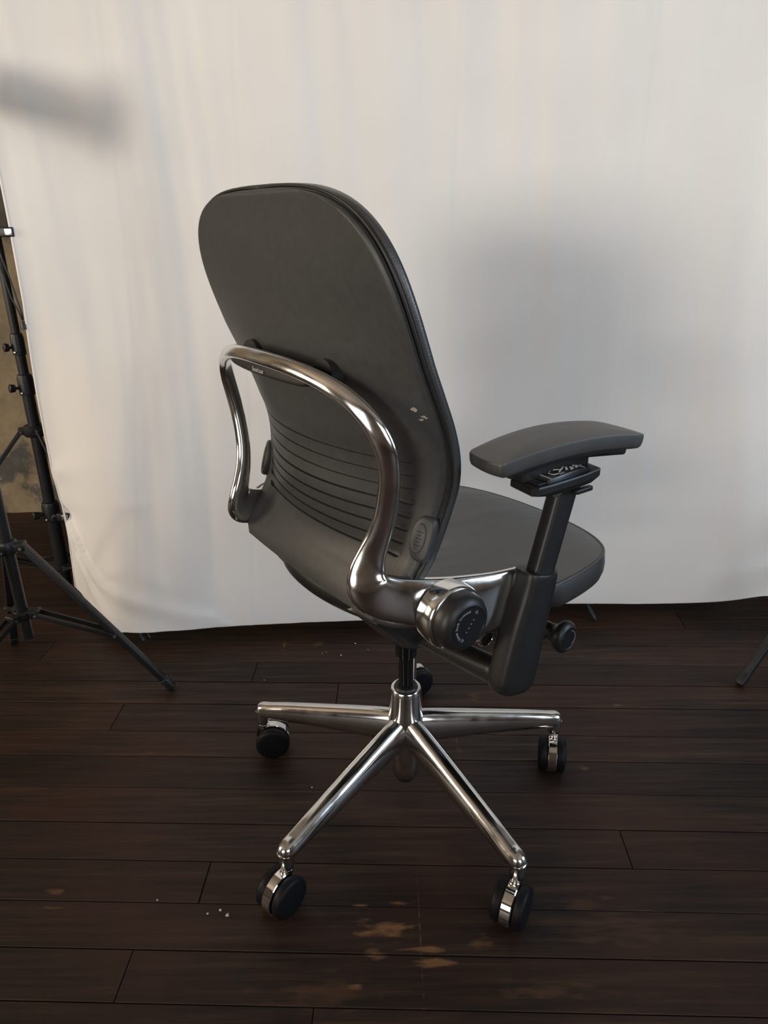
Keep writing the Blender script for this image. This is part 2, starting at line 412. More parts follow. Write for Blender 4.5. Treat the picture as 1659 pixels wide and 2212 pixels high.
HEM_Y = [(-.95, 1.86), (-.90, 1.85), (-.80, 1.72), (-.70, 1.630), (-.58, 1.615), (-.45, 1.65), (.1, 1.70), (.5, 1.735), (1.1, 1.75), (1.9, 1.76)]
HEM_Z = [(-.95, .06), (-.90, .058), (-.82, .040), (-.70, .046), (-.58, .052), (-.4, .045), (-.1, .038), (.1, .030), (.3, .05), (.47, .060), (.73, .050), (.92, .052), (1.06, .066), (1.9, .09)]
def cloth_y(x, z):
    hy = smooth_tab(HEM_Y, x); k = max(0, min(1, z / 1.0)); k = k * k * (3 - 2 * k)
    y = hy + (1.83 - hy) * k + .02 * max(0, z - 1)
    # soft hanging folds, stronger to the left
    a = 0.55 + 0.45 * max(0, min(1, (0.6 - x) / 1.2))
    fz = 0.45 + 0.55 * max(0, min(1, (z - .15) / .6))
    y += a * fz * (.010 * noise.noise(Vector((x * 5.2, z * .55, 1.3))) + .0055 * noise.noise(Vector((x * 13 + .8 * z, z * 1.1, 5.1)))
              + .0022 * noise.noise(Vector((x * 30 + 2 * z, z * 1.6, 9.4))))
    y += .006 * noise.noise(Vector((x * 3, z * 3, 20.0)))
    for cx_, dr_ in ((.165, .004), (-.335, -.004), (.60, .003), (-.62, -.004), (.93, .002)):
        q_ = (x - cx_ - .02 * (z - 1)) / .006; y += .0011 * q_ * math.exp(-q_ * q_)
    for pts, amp, wd in FOLDS:
        d, t = seg_dist(x, z, pts); ww = wd * (0.6 + 1.1 * t) * (1.0 if d > 0 else 1.9)
        y -= amp * (1 - .75 * t) * min(1, .25 + t / .16) * math.exp(-(d / ww) ** 2)
    return y
def edge_x(z):
    return lerp_tab([(0, -.912), (.06, -.913), (.16, -.903), (.29, -.888), (.34, -.900), (.42, -.908), (.54, -.906), (.65, -.902), (.87, -.890), (1.03, -.890), (1.17, -.893), (2.6, -.90)], z)
nx, nz, ZT = 330, 210, 3.29
vs, fs = [], []
for j in range(nz + 1):
    tj = j / nz
    for i in range(nx + 1):
        ti = i / nx
        x = -.9 + 2.015 * ti
        hz = smooth_tab(HEM_Z, x)
        z = hz + (ZT - hz) * (tj ** 1.4)
        x += (edge_x(z) + .9) * (1 - ti) ** 6
        vs.append((x, cloth_y(x, z), z))
for j in range(nz):
    for i in range(nx):
        a = j * (nx + 1) + i; fs.append((a, a + 1, a + nx + 2, a + nx + 1))
me = bpy.data.meshes.new('cloth'); me.from_pydata(vs, [], fs)
cloth = link('photo_backdrop', me, 'cloth'); sm = cloth.modifiers.new('thick', 'SOLIDIFY'); sm.thickness = .0016; sm.offset = 1
tag(cloth, 'white cloth studio backdrop hanging in soft folds behind the chair', 'backdrop')
hem = [(-.8985 + .0, 0, 0)]
hp = []
for j in range(60):
    z = .06 + (ZT - .06) * j / 59; x = edge_x(z) + .0045; hp.append((x, cloth_y(x, z) - .0012, z))
link('edge_hem', tube(hp, .0028, 8), 'cloth', cloth)

# ------------------------------------------------------------------ office chair
O = Vector((0.038, 1.098, 0)); YAW = R(54)
chair = empty('office_chair', O, -YAW)
tag(chair, 'black leather swivel office chair with polished metal frame and five star base', 'chair')
def part(name, me, mat, parent=None, smooth=True, label=None): return link(name, me, mat, parent or chair, smooth, label)
V = Vector
BASE_A = R(14.5) + YAW            # world base angle seen from the chair frame
# --- five star base
hub = part('hub', revolve([(.047, .0), (.047, .021), (.052, .0245), (.075, .0262), (.115, .030), (.15, .0335), (.185, .0325), (.21, .0305), (.240, .0292), (.2465, .0288), (.249, .0272), (.249, .0228), (.238, .0222)], (0, 0, 0), (0, 0, 1), 40), 'chrome')
part('base_cap', revolve([(.036, 0), (.036, .017), (.040, .0195), (.050, .0195)], (0, 0, 0), (0, 0, 1), 28), 'black_plastic', hub)
part('column_collar', revolve([(.236, .0225), (.250, .0225), (.252, .0205), (.2545, .0200), (.2545, .0145)], (0, 0, 0), (0, 0, 1), 32), 'black_plastic', hub)
part('gas_column', merge([revolve([(.23, .0135), (.352, .0135)], (0, 0, 0), (0, 0, 1), 28), revolve([(.318, .0), (.318, .0185), (.322, .0195), (.36, .0205)], (0, 0, 0), (0, 0, 1), 28)]), 'gloss_black')
def leg_mesh(a):
    d = V((math.cos(a), math.sin(a), 0)); z = V((0, 0, 1)); keys = []
    for r, zc, hz, hw, e in [(.012, .1555, .036, .0205, 2.3), (.045, .1525, .0345, .0205, 2.3), (.10, .1450, .0305, .0198, 2.3), (.17, .1345, .0255, .0188, 2.25), (.25, .1215, .0205, .0174, 2.2), (.285, .1150, .0182, .0168, 2.1)]:
        c = d * r; keys.append((c.x, c.y, zc, 0, 0, 1, hz, hw, e))
    for r, zc, q, q2 in ((.300, .1122, .0172, .0164), (.311, .1110, .0166, .0158), (.3190, .1100, .0150, .0144), (.3245, .1090, .0116, .0112), (.3275, .1084, .0074, .0072), (.3284, .1082, .0015, .0015)):
        c = d * r; keys.append((c.x, c.y, zc, 0, 0, 1, q, q2, 2.2))
    c = d * .3165
    neck = revolve([(.0755, .0104), (.0772, .0117), (.084, .0126), (.094, .0136), (.108, .0142)], (c.x, c.y, 0), (0, 0, 1), 28)
    return merge([loft(keys, 5, 2.2, 28), neck])
def caster(parent, a, h_ang):
    """a: leg angle (chair frame), h_ang: world heading of the hood"""
    s = V((math.cos(a), math.sin(a), 0)) * .3165
    hd = h_ang + YAW; h = V((math.cos(hd), math.sin(hd), 0)); ax = V((-h.y, h.x, 0)); z = V((0, 0, 1))
    rw = .0348; c = s + h * .0165 + z * rw
    # hood: curved chrome band between the wheels
    rings = []
    n = 18
    for k in range(n + 1):
        th = R(-28) + (R(118) - R(-28)) * k / n
        dr = h * math.cos(th) + z * math.sin(th)
        ro = .0362 if th < R(60) else .0362 + .0015 * (th - R(60))
        hw = .0088
        ring = []
        for (u, v) in ((-1, ro), (-.86, ro + .0012), (.86, ro + .0012), (1, ro), (1, ro - .006), (-1, ro - .006)):
            ring.append(c + ax * (u * hw) + dr * v)
        rings.append(ring)
    hood = merge([from_rings(rings), revolve([(.060, .0085), (.0690, .0100), (.0750, .0105), (.0760, .0095), (.086, .0095)], (s.x, s.y, 0), (0, 0, 1), 20)])
    sharp(hood, 30)
    ho = part('caster', hood, 'bright_chrome', parent)
    for sg in (-1, 1):
        prof = [(.0092, .0), (.0092, .026), (.0105, .0300), (.0135, .0315), (.0225, .0315), (.0252, .0298), (.0265, .0262), (.0275, .0200), (.0280, .0)]
        link('wheel', revolve([(o, r * 1.105) for o, r in prof], c, ax * sg, 40), 'wheel', ho)
    link('axle_body', revolve([(-.0093, .0290), (.0093, .0290)], c, ax, 28), 'wheel', ho)
heads = [R(258), R(25), R(6), R(233), R(240)]
for k in range(5):
    a = BASE_A + R(72) * k
    lg = part('base_leg', leg_mesh(a), 'chrome')
    caster(lg, a, heads[k])

# --- seat
ol = []
NS = 192
def seat_outline(n=NS):
    pts = [(0, .332), (.07, .328), (.135, .312), (.185, .284), (.216, .245), (.232, .19), (.240, .11), (.238, .03), (.226, -.05), (.206, -.11), (.178, -.155), (.13, -.176), (.06, -.182), (0, -.182)]
    full = pts + [(-x, y) for x, y in reversed(pts[1:-1])]; L = len(full); out = []
    for k in range(n):
        t = k / n * L; i = int(t); f = t - i
        q = [full[(i + d) % L] for d in (-1, 0, 1, 2)]
        out.append(tuple(0.5 * (2 * b + (c - a) * f + (2 * a - 5 * b + 4 * c - d) * f * f + (3 * b - a - 3 * c + d) * f ** 3) for a, b, c, d in zip(*q)))
    return out
SO = seat_outline(); SCN = V((0, .07))
def seat_top(x, y, r):
    roll = max(0, (y - .20) / .13)
    return .5480 - .016 * r ** 4 - .010 * roll ** 2 - .006 * math.exp(-((x) ** 2 + (y - .02) ** 2) / .02) + (.0030 * noise.noise(V((x * 26 - y * 9, y * 4 + x * 3, 2))) + .0014 * noise.noise(V((x * 60 - y * 18, y * 7, 6)))) * math.exp(-((y + .03) / .10) ** 2) * (1 - r ** 4)
rings = []
for r in [.001] + [.04 * q for q in range(1, 22)] + [.86, .88, .9, .92, .935, .95, .96, .97, .98, .987, .993, .997, 1.0]:
    rings.append([(SCN.x + (x - SCN.x) * r, SCN.y + (y - SCN.y) * r, seat_top(SCN.x + (x - SCN.x) * r, SCN.y + (y - SCN.y) * r, r)) for x, y in SO])
zt = [q[2] for q in rings[-1]]
for s, dz in ((1.004, -.003), (1.012, -.010), (1.016, -.020), (1.014, -.032), (1.000, -.044), (.97, -.050), (.90, -.053), (.5, -.053), (.001, -.053)):
    rings.append([(SCN.x + (x - SCN.x) * s, SCN.y + (y - SCN.y) * s, z + dz) for (x, y), z in zip(SO, zt)])
    if dz < -.015: rings[-1] = [(x * (1 - .30 * f_ * g_), y, z + .034 * f_ * g_) for x, y, z in rings[-1] for f_ in (max(0, min(1, (.12 - y) / .14)),) for g_ in (min(1, (-dz - .010) / .035),)]
seat = part('seat_cushion', from_rings(rings, True, False), 'leather')
pp = [(SCN.x + (x - SCN.x) * 1.003, SCN.y + (y - SCN.y) * 1.003, z - .0008) for (x, y), z in zip(SO, zt)]
part('seat_piping', tube(pp + pp[:2], .0019, 8), 'leather', seat)
# stitches along the front and side edge
st = []
for k in range(NS):
    for f in (0.1, 0.43, 0.76):
        a = pp[k]; b = pp[(k + 1) % NS]; q = V(a).lerp(V(b), f); q2 = V(a).lerp(V(b), f + .2)
        sc_ = .988
        A = V((SCN.x + (q.x - SCN.x) * sc_, SCN.y + (q.y - SCN.y) * sc_, 0)); B = V((SCN.x + (q2.x - SCN.x) * sc_, SCN.y + (q2.y - SCN.y) * sc_, 0))
        A.z = seat_top(A.x, A.y, .988) + .0001; B.z = seat_top(B.x, B.y, .988) + .0001
        st.append(tube([A, B], .00035, 4))
so = part('seat_stitching', merge(st), 'gloss_black', seat); so['kind'] = 'stuff'
# seat pan: smooth bowl under the cushion
def ysec(y, zc, hw, hh, e): return (0, y, zc, 1, 0, 0, hw, hh, e)
pan = loft([ysec(-.198, .553, .030, .006, 2.0), ysec(-.192, .545, .075, .018, 2.1), ysec(-.176, .534, .110, .028, 2.1), ysec(-.14, .519, .150, .036, 2.2), ysec(-.09, .504, .175, .039, 2.2), ysec(-.03, .494, .185, .041, 2.3), ysec(.05, .488, .190, .039, 2.4),
            ysec(.13, .486, .188, .034, 2.4), ysec(.20, .486, .175, .028, 2.4), ysec(.25, .487, .150, .020, 2.3), ysec(.275, .489, .12, .012, 2.2)], 5, 2.3, 44)
part('seat_pan', pan, 'black_plastic')
part('tilt_mechanism', loft([(0, -.10, .445, 1, 0, 0, .050, .010, 3), (0, -.07, .432, 1, 0, 0, .058, .024, 3.2), (0, -.03, .412, 1, 0, 0, .060, .042, 3.4), (0, .0, .402, 1, 0, 0, .060, .050, 3.4), (0, .05, .402, 1, 0, 0, .060, .048, 3.4), (0, .12, .415, 1, 0, 0, .058, .036, 3.4), (0, .17, .43, 1, 0, 0, .05, .02, 3)], 4, 3, 32), 'black_plastic')

# --- backrest shell
W_TAB = [(.552, .188), (.565, .200), (.580, .206), (.62, .213), (.66, .2175), (.70, .223), (.74, .2325), (.78, .241), (.82, .2465), (.86, .2485), (.90, .2495)]
YE_TAB = [(.552, -.203), (.580, -.188), (.62, -.156), (.66, -.139), (.70, -.128), (.74, -.125), (.78, -.133), (.82, -.148), (.86, -.166), (.90, -.184), (.94, -.199), (.98, -.213), (1.02, -.225), (1.06, -.235), (1.10, -.243)]
B_TAB = [(.552, .006), (.60, .020), (.634, .036), (.665, .054), (.70, .068), (.74, .069), (.77, .065), (.82, .053), (.88, .034), (.95, .015), (1.03, .003), (1.09, .0)]
ZT0, ZTOP, NE = .90, 1.0865, 3.3
SLOTS = [(.767 - .0188 * k, .198 - .0012 * max(0, k - 2) ** 1.6, (.0011 if k < 3 else .0016), (.0032 if k < 3 else .009)) for k in range(8)]
def slot_hw(k, x):
    z0, hl, hh, dep = SLOTS[k]; a_ = abs(x)
    if a_ >= hl: return .0002
    if k >= 3:
        q = max(0, (a_ - (hl - .036)) / .036); h = hh + .0032 * q * q * (3 - 2 * q)
        if a_ > hl - .0045: h *= math.sqrt(max(0, 1 - ((a_ - hl + .0045) / .0045) ** 2))
    else: h = hh * min(1, (hl - a_) / .008)
    return max(h, .0002)
def shell_rows():
    rows = [.552 + .006 * q for q in range(10)]
    for k in range(7, -1, -1):
        rows += [('s', k, f) for f in (-1.7, -1.12, -1.0, -.86, -.4, .4, .86, 1.0, 1.12, 1.7)]
        rows.append(SLOTS[k][0] + .0094)
    rows += [.790 + .011 * q for q in range(10)]
    return rows
def shell_w(z, grow=0):
    if z <= ZT0: return smooth_tab(W_TAB, z) + grow
    H = ZTOP - ZT0 + grow; q = min(1, (z - ZT0) / H)
    return (.2495 + grow) * (1 - q ** NE) ** (1 / NE)
def shell_y(x, z, wref):
    s = min(1.0, abs(x) / max(wref, .19 if z > 1 else wref))
    return smooth_tab(YE_TAB, z) - smooth_tab(B_TAB, z) * (1 - s * s)
def slab(rows, wf, yb, yf, ncol, round_=.004):
    """closed slab: rear sheet yb(x,z,w), front sheet yf(x,z,w); rows of z"""
    rows_pts = []
    bm = bmesh.new(); back, front = [], []
    for row in rows:
        sl = row if isinstance(row, tuple) else None
        z = SLOTS[sl[1]][0] if sl else row
        w_ = w00 = wf(z); rb, rf = [], []
        for i in range(ncol + 1):
            s = -1 + 2 * i / ncol; s = math.copysign(abs(s) ** .8, s) if abs(s) > 0 else 0
            w_ = w00; x = s * w_
            if sl:
                z0, hl, hh, dep = SLOTS[sl[1]]; z = z0 + sl[2] * slot_hw(sl[1], x)
                if abs(sl[2]) > 1.5: z = z0 + math.copysign(max(.0045, abs(z - z0)), sl[2])
                w_ = wf(z); x = s * w_
                dd = dep if abs(sl[2]) < .95 and abs(x) < hl else 0
                rb.append(bm.verts.new((x, yb(x, z, w_) + dd, z))); rf.append(bm.verts.new((x, yf(x, z, w_), z))); continue
            rb.append(bm.verts.new((x, yb(x, z, w_), z))); rf.append(bm.verts.new((x, yf(x, z, w_), z)))
        back.append(rb); front.append(rf)
    n = len(rows)
    for j in range(n - 1):
        for i in range(ncol):
            bm.faces.new((back[j][i], back[j][i + 1], back[j + 1][i + 1], back[j + 1][i]))
            bm.faces.new((front[j][i + 1], front[j][i], front[j + 1][i], front[j + 1][i + 1]))
        for i in (0, ncol):
            q = (back[j][i], back[j + 1][i], front[j + 1][i], front[j][i])
            bm.faces.new(q if i == 0 else q[::-1])
    for j in (0, n - 1):
        for i in range(ncol):
            q = (back[j][i], front[j][i], front[j][i + 1], back[j][i + 1]); bm.faces.new(q if j == 0 else q[::-1])
    bmesh.ops.remove_doubles(bm, verts=bm.verts, dist=1e-5)
    bmesh.ops.recalc_face_normals(bm, faces=bm.faces)
    me = bpy.data.meshes.new('slab'); bm.to_mesh(me); bm.free(); return me
def top_rows(grow=0, n=30):
    H = ZTOP - ZT0 + grow
    return [ZT0 + H * (math.sin(R(90) * k / n) ** (2 / NE)) for k in range(n + 1)]
SH_T = .009
rows_s = shell_rows() + top_rows()
def yb_shell(x, z, w_):
    y = shell_y(x, z, w_)
    # rim rolls forward at the edge
    ed = max(0, (abs(x) - (w_ - .006)) / .006) if w_ > .02 else 0
    tp = max(0, (z - (ZTOP - .005)) / .005)
    lumb = 0
    if z < .79:
        # recessed lumbar field with a soft shoulder
        q = max(0, min(1, (w_ - .012 - abs(x)) / .018)); v = max(0, min(1, (z - .60) / .02)) * max(0, min(1, (.79 - z) / .03))
        lumb = .0035 * q * q * (3 - 2 * q) * v
    return y + .0035 * max(ed, tp) ** 2 + lumb
shell = part('backrest_shell', slab(rows_s, shell_w, yb_shell, lambda x, z, w_: shell_y(x, z, w_) + SH_T + (.008 if .60 < z < .78 else 0), 170), 'shell')
sharp(shell.data, 30)
# upholstered front of the back, slightly larger than the shell, with a shadow gap
rows_c = [.565 + .012 * k for k in range(28)] + top_rows(.006)
def yc_b(x, z, w_):
    ed = max(0, (abs(x) - (w_ - .014)) / .014) if w_ > .03 else 1
    return shell_y(x, z, w_) + SH_T + .0015 + .005 * min(1, ed) ** 2
def yc_f(x, z, w_):
    ed = max(0, (abs(x) - (w_ - .09)) / .09) if w_ > .10 else 1
    tp = max(0, (z - (ZTOP - .03)) / .036)
    return shell_y(x, z, w_) + SH_T + .036 - .021 * max(min(1, ed), min(1, tp)) ** 1.8
part('backrest_cushion', slab(rows_c, lambda z: shell_w(z, .006), yc_b, yc_f, 48), 'leather')
pp = []
for sg in (1, -1):
    zz = [.60 + .02 * k for k in range(15)] + top_rows(.0035, 22)
    zz = zz if sg == 1 else zz[::-1]
    for z in zz:
        w_ = shell_w(z, .0035); pp.append((sg * w_, shell_y(w_, z, w_) + SH_T + .0015, z))
part('backrest_trim', tube(pp, .0022, 8), 'black_plastic', label='thin dark trim line round the edge of the backrest')
# scuff on the shell rim
sx, sz = .249, .838
bmq = bmesh.new()
for k in range(7):
    a0, b0 = sx - .016 + rnd.uniform(-.008, .006), sz + rnd.uniform(-.008, .008); rr = rnd.uniform(.0012, .0032)
    fv = []
    for q in range(7):
        th = 2 * math.pi * q / 7; rr2 = rr * rnd.uniform(.6, 1.2); x = a0 + rr2 * 1.6 * math.cos(th) + rr2 * .5 * math.sin(th); z = b0 + rr2 * .8 * math.sin(th)
        fv.append(bmq.verts.new((x, shell_y(x, z, shell_w(z)) - .0003, z)))
    bmq.faces.new(fv)
me = bpy.data.meshes.new('scuff'); bmq.to_mesh(me); bmq.free()
part('scuff_mark', me, 'scuff', shell, False, 'pale scuffed patch on the shell edge')
# height buttons gripping the shell edge
def edge_button(s):
    z0 = .667; w_ = shell_w(z0); y0 = shell_y(w_, z0, w_)
    C = V((s * (w_ - .004), y0 - .004, z0)); T = V((0, .30, 1)).normalized() if False else V((0, shell_y(w_, z0 + .03, w_) - shell_y(w_, z0 - .03, w_), .06)).normalized()
    X = V((s * .80, .34, 0)).normalized(); X = (X - T * X.dot(T)).normalized(); Nn = X.cross(T) if s > 0 else T.cross(X)
    Nn = Nn if Nn.y < 0 else -Nn
    rings = []
    for dpt, gx, gz in ((-.012, .85, .9), (-.004, 1.0, 1.0), (.003, 1.0, 1.0), (.0062, .93, .95), (.0075, .80, .86)):
        ring = []
        for k in range(36):
            th = 2 * math.pi * k / 36; c, s_ = math.cos(th), math.sin(th)
            ex = .0165 * math.copysign(abs(c) ** (2 / (2.1 if c < 0 else 5)), c) * gx
            ez = .031 * math.copysign(abs(s_) ** (2 / (2.2 if c < 0 else 3.2)), s_) * gz
            ring.append(C + X * ex + T * ez + Nn * dpt)
        rings.append(ring)
    bo = part('height_button', from_rings(rings), 'shell', label='raised slider button on the backrest edge')
    rg = []
    for dpt, gq in ((.006, 1.0), (.0084, 1.0), (.0090, .93), (.0084, .88), (.0088, .80), (.0091, .01)):
        rg.append([C - X * .002 + X * (.0098 * gq * math.cos(2 * math.pi * k / 32)) + T * (.0205 * gq * math.sin(2 * math.pi * k / 32)) + Nn * dpt for k in range(32)])
    link('button_oval', from_rings(rg), 'shell', bo)
    # embossed marks
    mk = []
    for q in range(-2, 3):
        P = C + Nn * .0092 + T * (.0045 * q) - X * .002
        mk.append(bar(P - X * (.003 if q % 2 else .0045), P + X * (.003 if q % 2 else .0045), .0009, .0009, 0))
    link('button_emboss', merge(mk), 'shell', bo)
edge_button(1); edge_button(-1)

# --- polished loop that carries the backrest
half = [(0, -.247, .8825, 0, .50, .87, .0105, .0078), (.08, -.242, .8790, 0, .50, .87, .0106, .0078), (.140, -.232, .8685, .12, .52, .85, .0112, .0080), (.178, -.221, .852, .28, .58, .75, .0122, .0083), (.203, -.209, .827, .47, .66, .5, .0134, .0086),
        (.2135, -.199, .797, .62, .76, .15, .0144, .0088), (.2130, -.193, .765, .60, .80, 0, .0140, .0088), (.2075, -.191, .735, .60, .80, 0, .0142, .0088), (.201, -.192, .705, .60, .80, 0, .0148, .0090), (.1945, -.197, .678, .60, .80, .02, .0162, .0092),
        (.189, -.205, .652, .58, .81, .10, .0195, .0096), (.1880, -.2115, .630, .50, .80, .28, .0242, .0100), (.1920, -.213, .612, .34, .72, .58, .0285, .0104), (.1990, -.204, .599, .14, .46, .87, .0310, .0108), (.2085, -.181, .588, -.06, .16, .98, .0318, .0110), (.2220, -.135, .574, -.16, .03, .98, .0350, .0110),
        (.2335, -.085, .559, -.14, 0, .99, .0420, .011), (.2395, -.035, .547, -.06, 0, 1, .0470, .0105), (.240, .012, .542, 0, 0, 1, .0475, .010)]
half = [h if len(h) == 9 else h + (2.6,) for h in half]
left = [(-h[0], h[1], h[2], -h[3], h[4], h[5], h[6], h[7], h[8]) for h in half[:0:-1]]
loopk = left + half
# keep the major axis continuous through the middle (mirrored side turns the other way)
frame = part('support_loop', loft(loopk, 6, 2.15, 36), 'chrome', label='polished metal loop carrying the backrest')
for s in (1, -1):
    # lower lug with a round hole
    part('pivot_lug', merge([loft([(s * .236, -.058, .535, 1, 0, 0, .010, .03, 3), (s * .232, -.047, .510, 1, 0, 0, .011, .022, 2.6), (s * .229, -.040, .490, 1, 0, 0, .011, .0158, 2.2), (s * .229, -.036, .477, 1, 0, 0, .010, .006, 2.2)], 4, 2.4, 28)]), 'chrome', frame)
    part('pivot_hole', revolve([(0, .0), (0, .0098), (.0015, .0102), (.0016, .0)], (s * .2395, -.040, .490), (s, 0, 0), 28), 'gloss_black', frame)
    part('pivot_ring', revolve([(-.004, .0138), (.0008, .0138), (.0020, .0126), (.0020, .0112), (.0006, .0104), (-.004, .0104)], (s * .2395, -.040, .490), (s, 0, 0), 36), 'bright_chrome', frame)
    kc = V((s * .236, -.118, .5605))
    kr = part('knob_ring', revolve([(-.006, .0455), (.006, .0468), (.019, .0462), (.0225, .0448), (.0240, .0425), (.0235, .0405)], kc, (s, 0, 0), 48), 'chrome', frame)
    kb = part('firmness_knob' if s > 0 else 'force_knob', revolve([(.018, .0400), (.027, .0415), (.037, .0405), (.0440, .0365), (.0475, .0305), (.0480, .0288), (.0468, .0283), (.0468, .0)], kc, (s, 0, 0), 48), 'black_plastic')
    part('knob_disc', revolve([(.0465, .0), (.0465, .0278), (.0476, .0272), (.0479, .0)], kc, (s, 0, 0), 40), 'label', kb)
    if s > 0:
        # printed words round the disc: glyph plane spanned by +y (right) and +z (up), seen from +x
        words = 'lower back firmness'; gl = []
        a0, a1 = R(214), R(92)
        gm = {ch: text_mesh(ch, .0058) for ch in set(words) if ch != ' '}
        wd = {ch: max(v.co.x for v in m_.vertices) - min(v.co.x for v in m_.vertices) for ch, m_ in gm.items()}; wd[' '] = .0014
        rr = .0215; tot = sum(wd[c_] + .0007 for c_ in words); th = R(154) + tot / rr / 2
        for ch in words:
            adv = (wd[ch] + .0007) / rr; mid = th - adv / 2; th -= adv
            if ch == ' ': continue
            me = gm[ch].copy(); cx_ = (max(v.co.x for v in me.vertices) + min(v.co.x for v in me.vertices)) / 2
            me.transform(Matrix.Translation((-cx_, 0, 0)))
            ux = V((0, math.sin(mid), -math.cos(mid))); uy = V((0, math.cos(mid), math.sin(mid)))
            P = kc + V((.0481, 0, 0)) + uy * rr
            gl.append(xf(me, Matrix(((0, 0, 1, P.x), (ux.y, uy.y, 0, P.y), (ux.z, uy.z, 0, P.z), (0, 0, 0, 1)))))
        for th in (R(52), R(238)):
            P = kc + V((.0481, 0, 0)) + V((0, math.cos(th), math.sin(th))) * .021
            gl.append(tube([P + V((0, .0019 * math.cos(q * math.pi / 6), .0019 * math.sin(q * math.pi / 6))) for q in range(13)], .0003, 5))
        for q in range(4):
            P = kc + V((.0481, -.004 + .004 * q, -.008 + .005 * q)); gl.append(rbox(P - V((.0001, .0009, .0006)), P + V((.0001, .0009, .0006)), 0))
        part('knob_lettering', merge(gl), 'print', kb, False)
# bracket and ears that fix the loop to the shell
brk = loft([(-.100, -.238, .876, 0, .12, .99, .005, .006, 5), (-.088, -.239, .8735, 0, .12, .99, .0125, .0075, 6), (0, -.241, .8715, 0, .12, .99, .0140, .0080, 6), (.088, -.232, .8695, 0, .12, .99, .0125, .0075, 6), (.100, -.230, .872, 0, .12, .99, .005, .006, 5)], 6, 6, 28)
brk_o = part('loop_bracket', brk, 'black_plastic'); sharp(brk_o.data, 35)
part('bracket_core', rbox((-.085, -.238, .862), (.085, -.190, .880), .004), 'black_plastic', brk_o)
for s in (1, -1):
    ys = -.203
    ear = []
    for dy in (-.012, .006):
        ear.append([V((s * .100 + .026 * math.cos(q * math.pi / 16), ys + dy + .002 * math.sin(q * math.pi / 16), .868 + .0235 * math.sin(q * math.pi / 16))) for q in range(17)] + [V((s * .100 - .026, ys + dy, .865)), V((s * .100 + .026, ys + dy, .865))])
    e_ = from_rings(ear); sharp(e_, 40); part('bracket_ear', e_, 'black_plastic', brk_o)
# maker's word on the bracket, facing back and up
tm = text_mesh('Steelcase', .0088)
nrm = V((0, -.99, .12)).normalized(); uxv = V((1, 0, 0)); uyv = nrm.cross(uxv)
P = V((-.006, -.2508, .8655))
xf(tm, Matrix(((uxv.x, uyv.x, nrm.x, P.x), (uxv.y, uyv.y, nrm.y, P.y), (uxv.z, uyv.z, nrm.z, P.z), (0, 0, 0, 1))))
part('bracket_lettering', tm, 'print', brk_o, False)

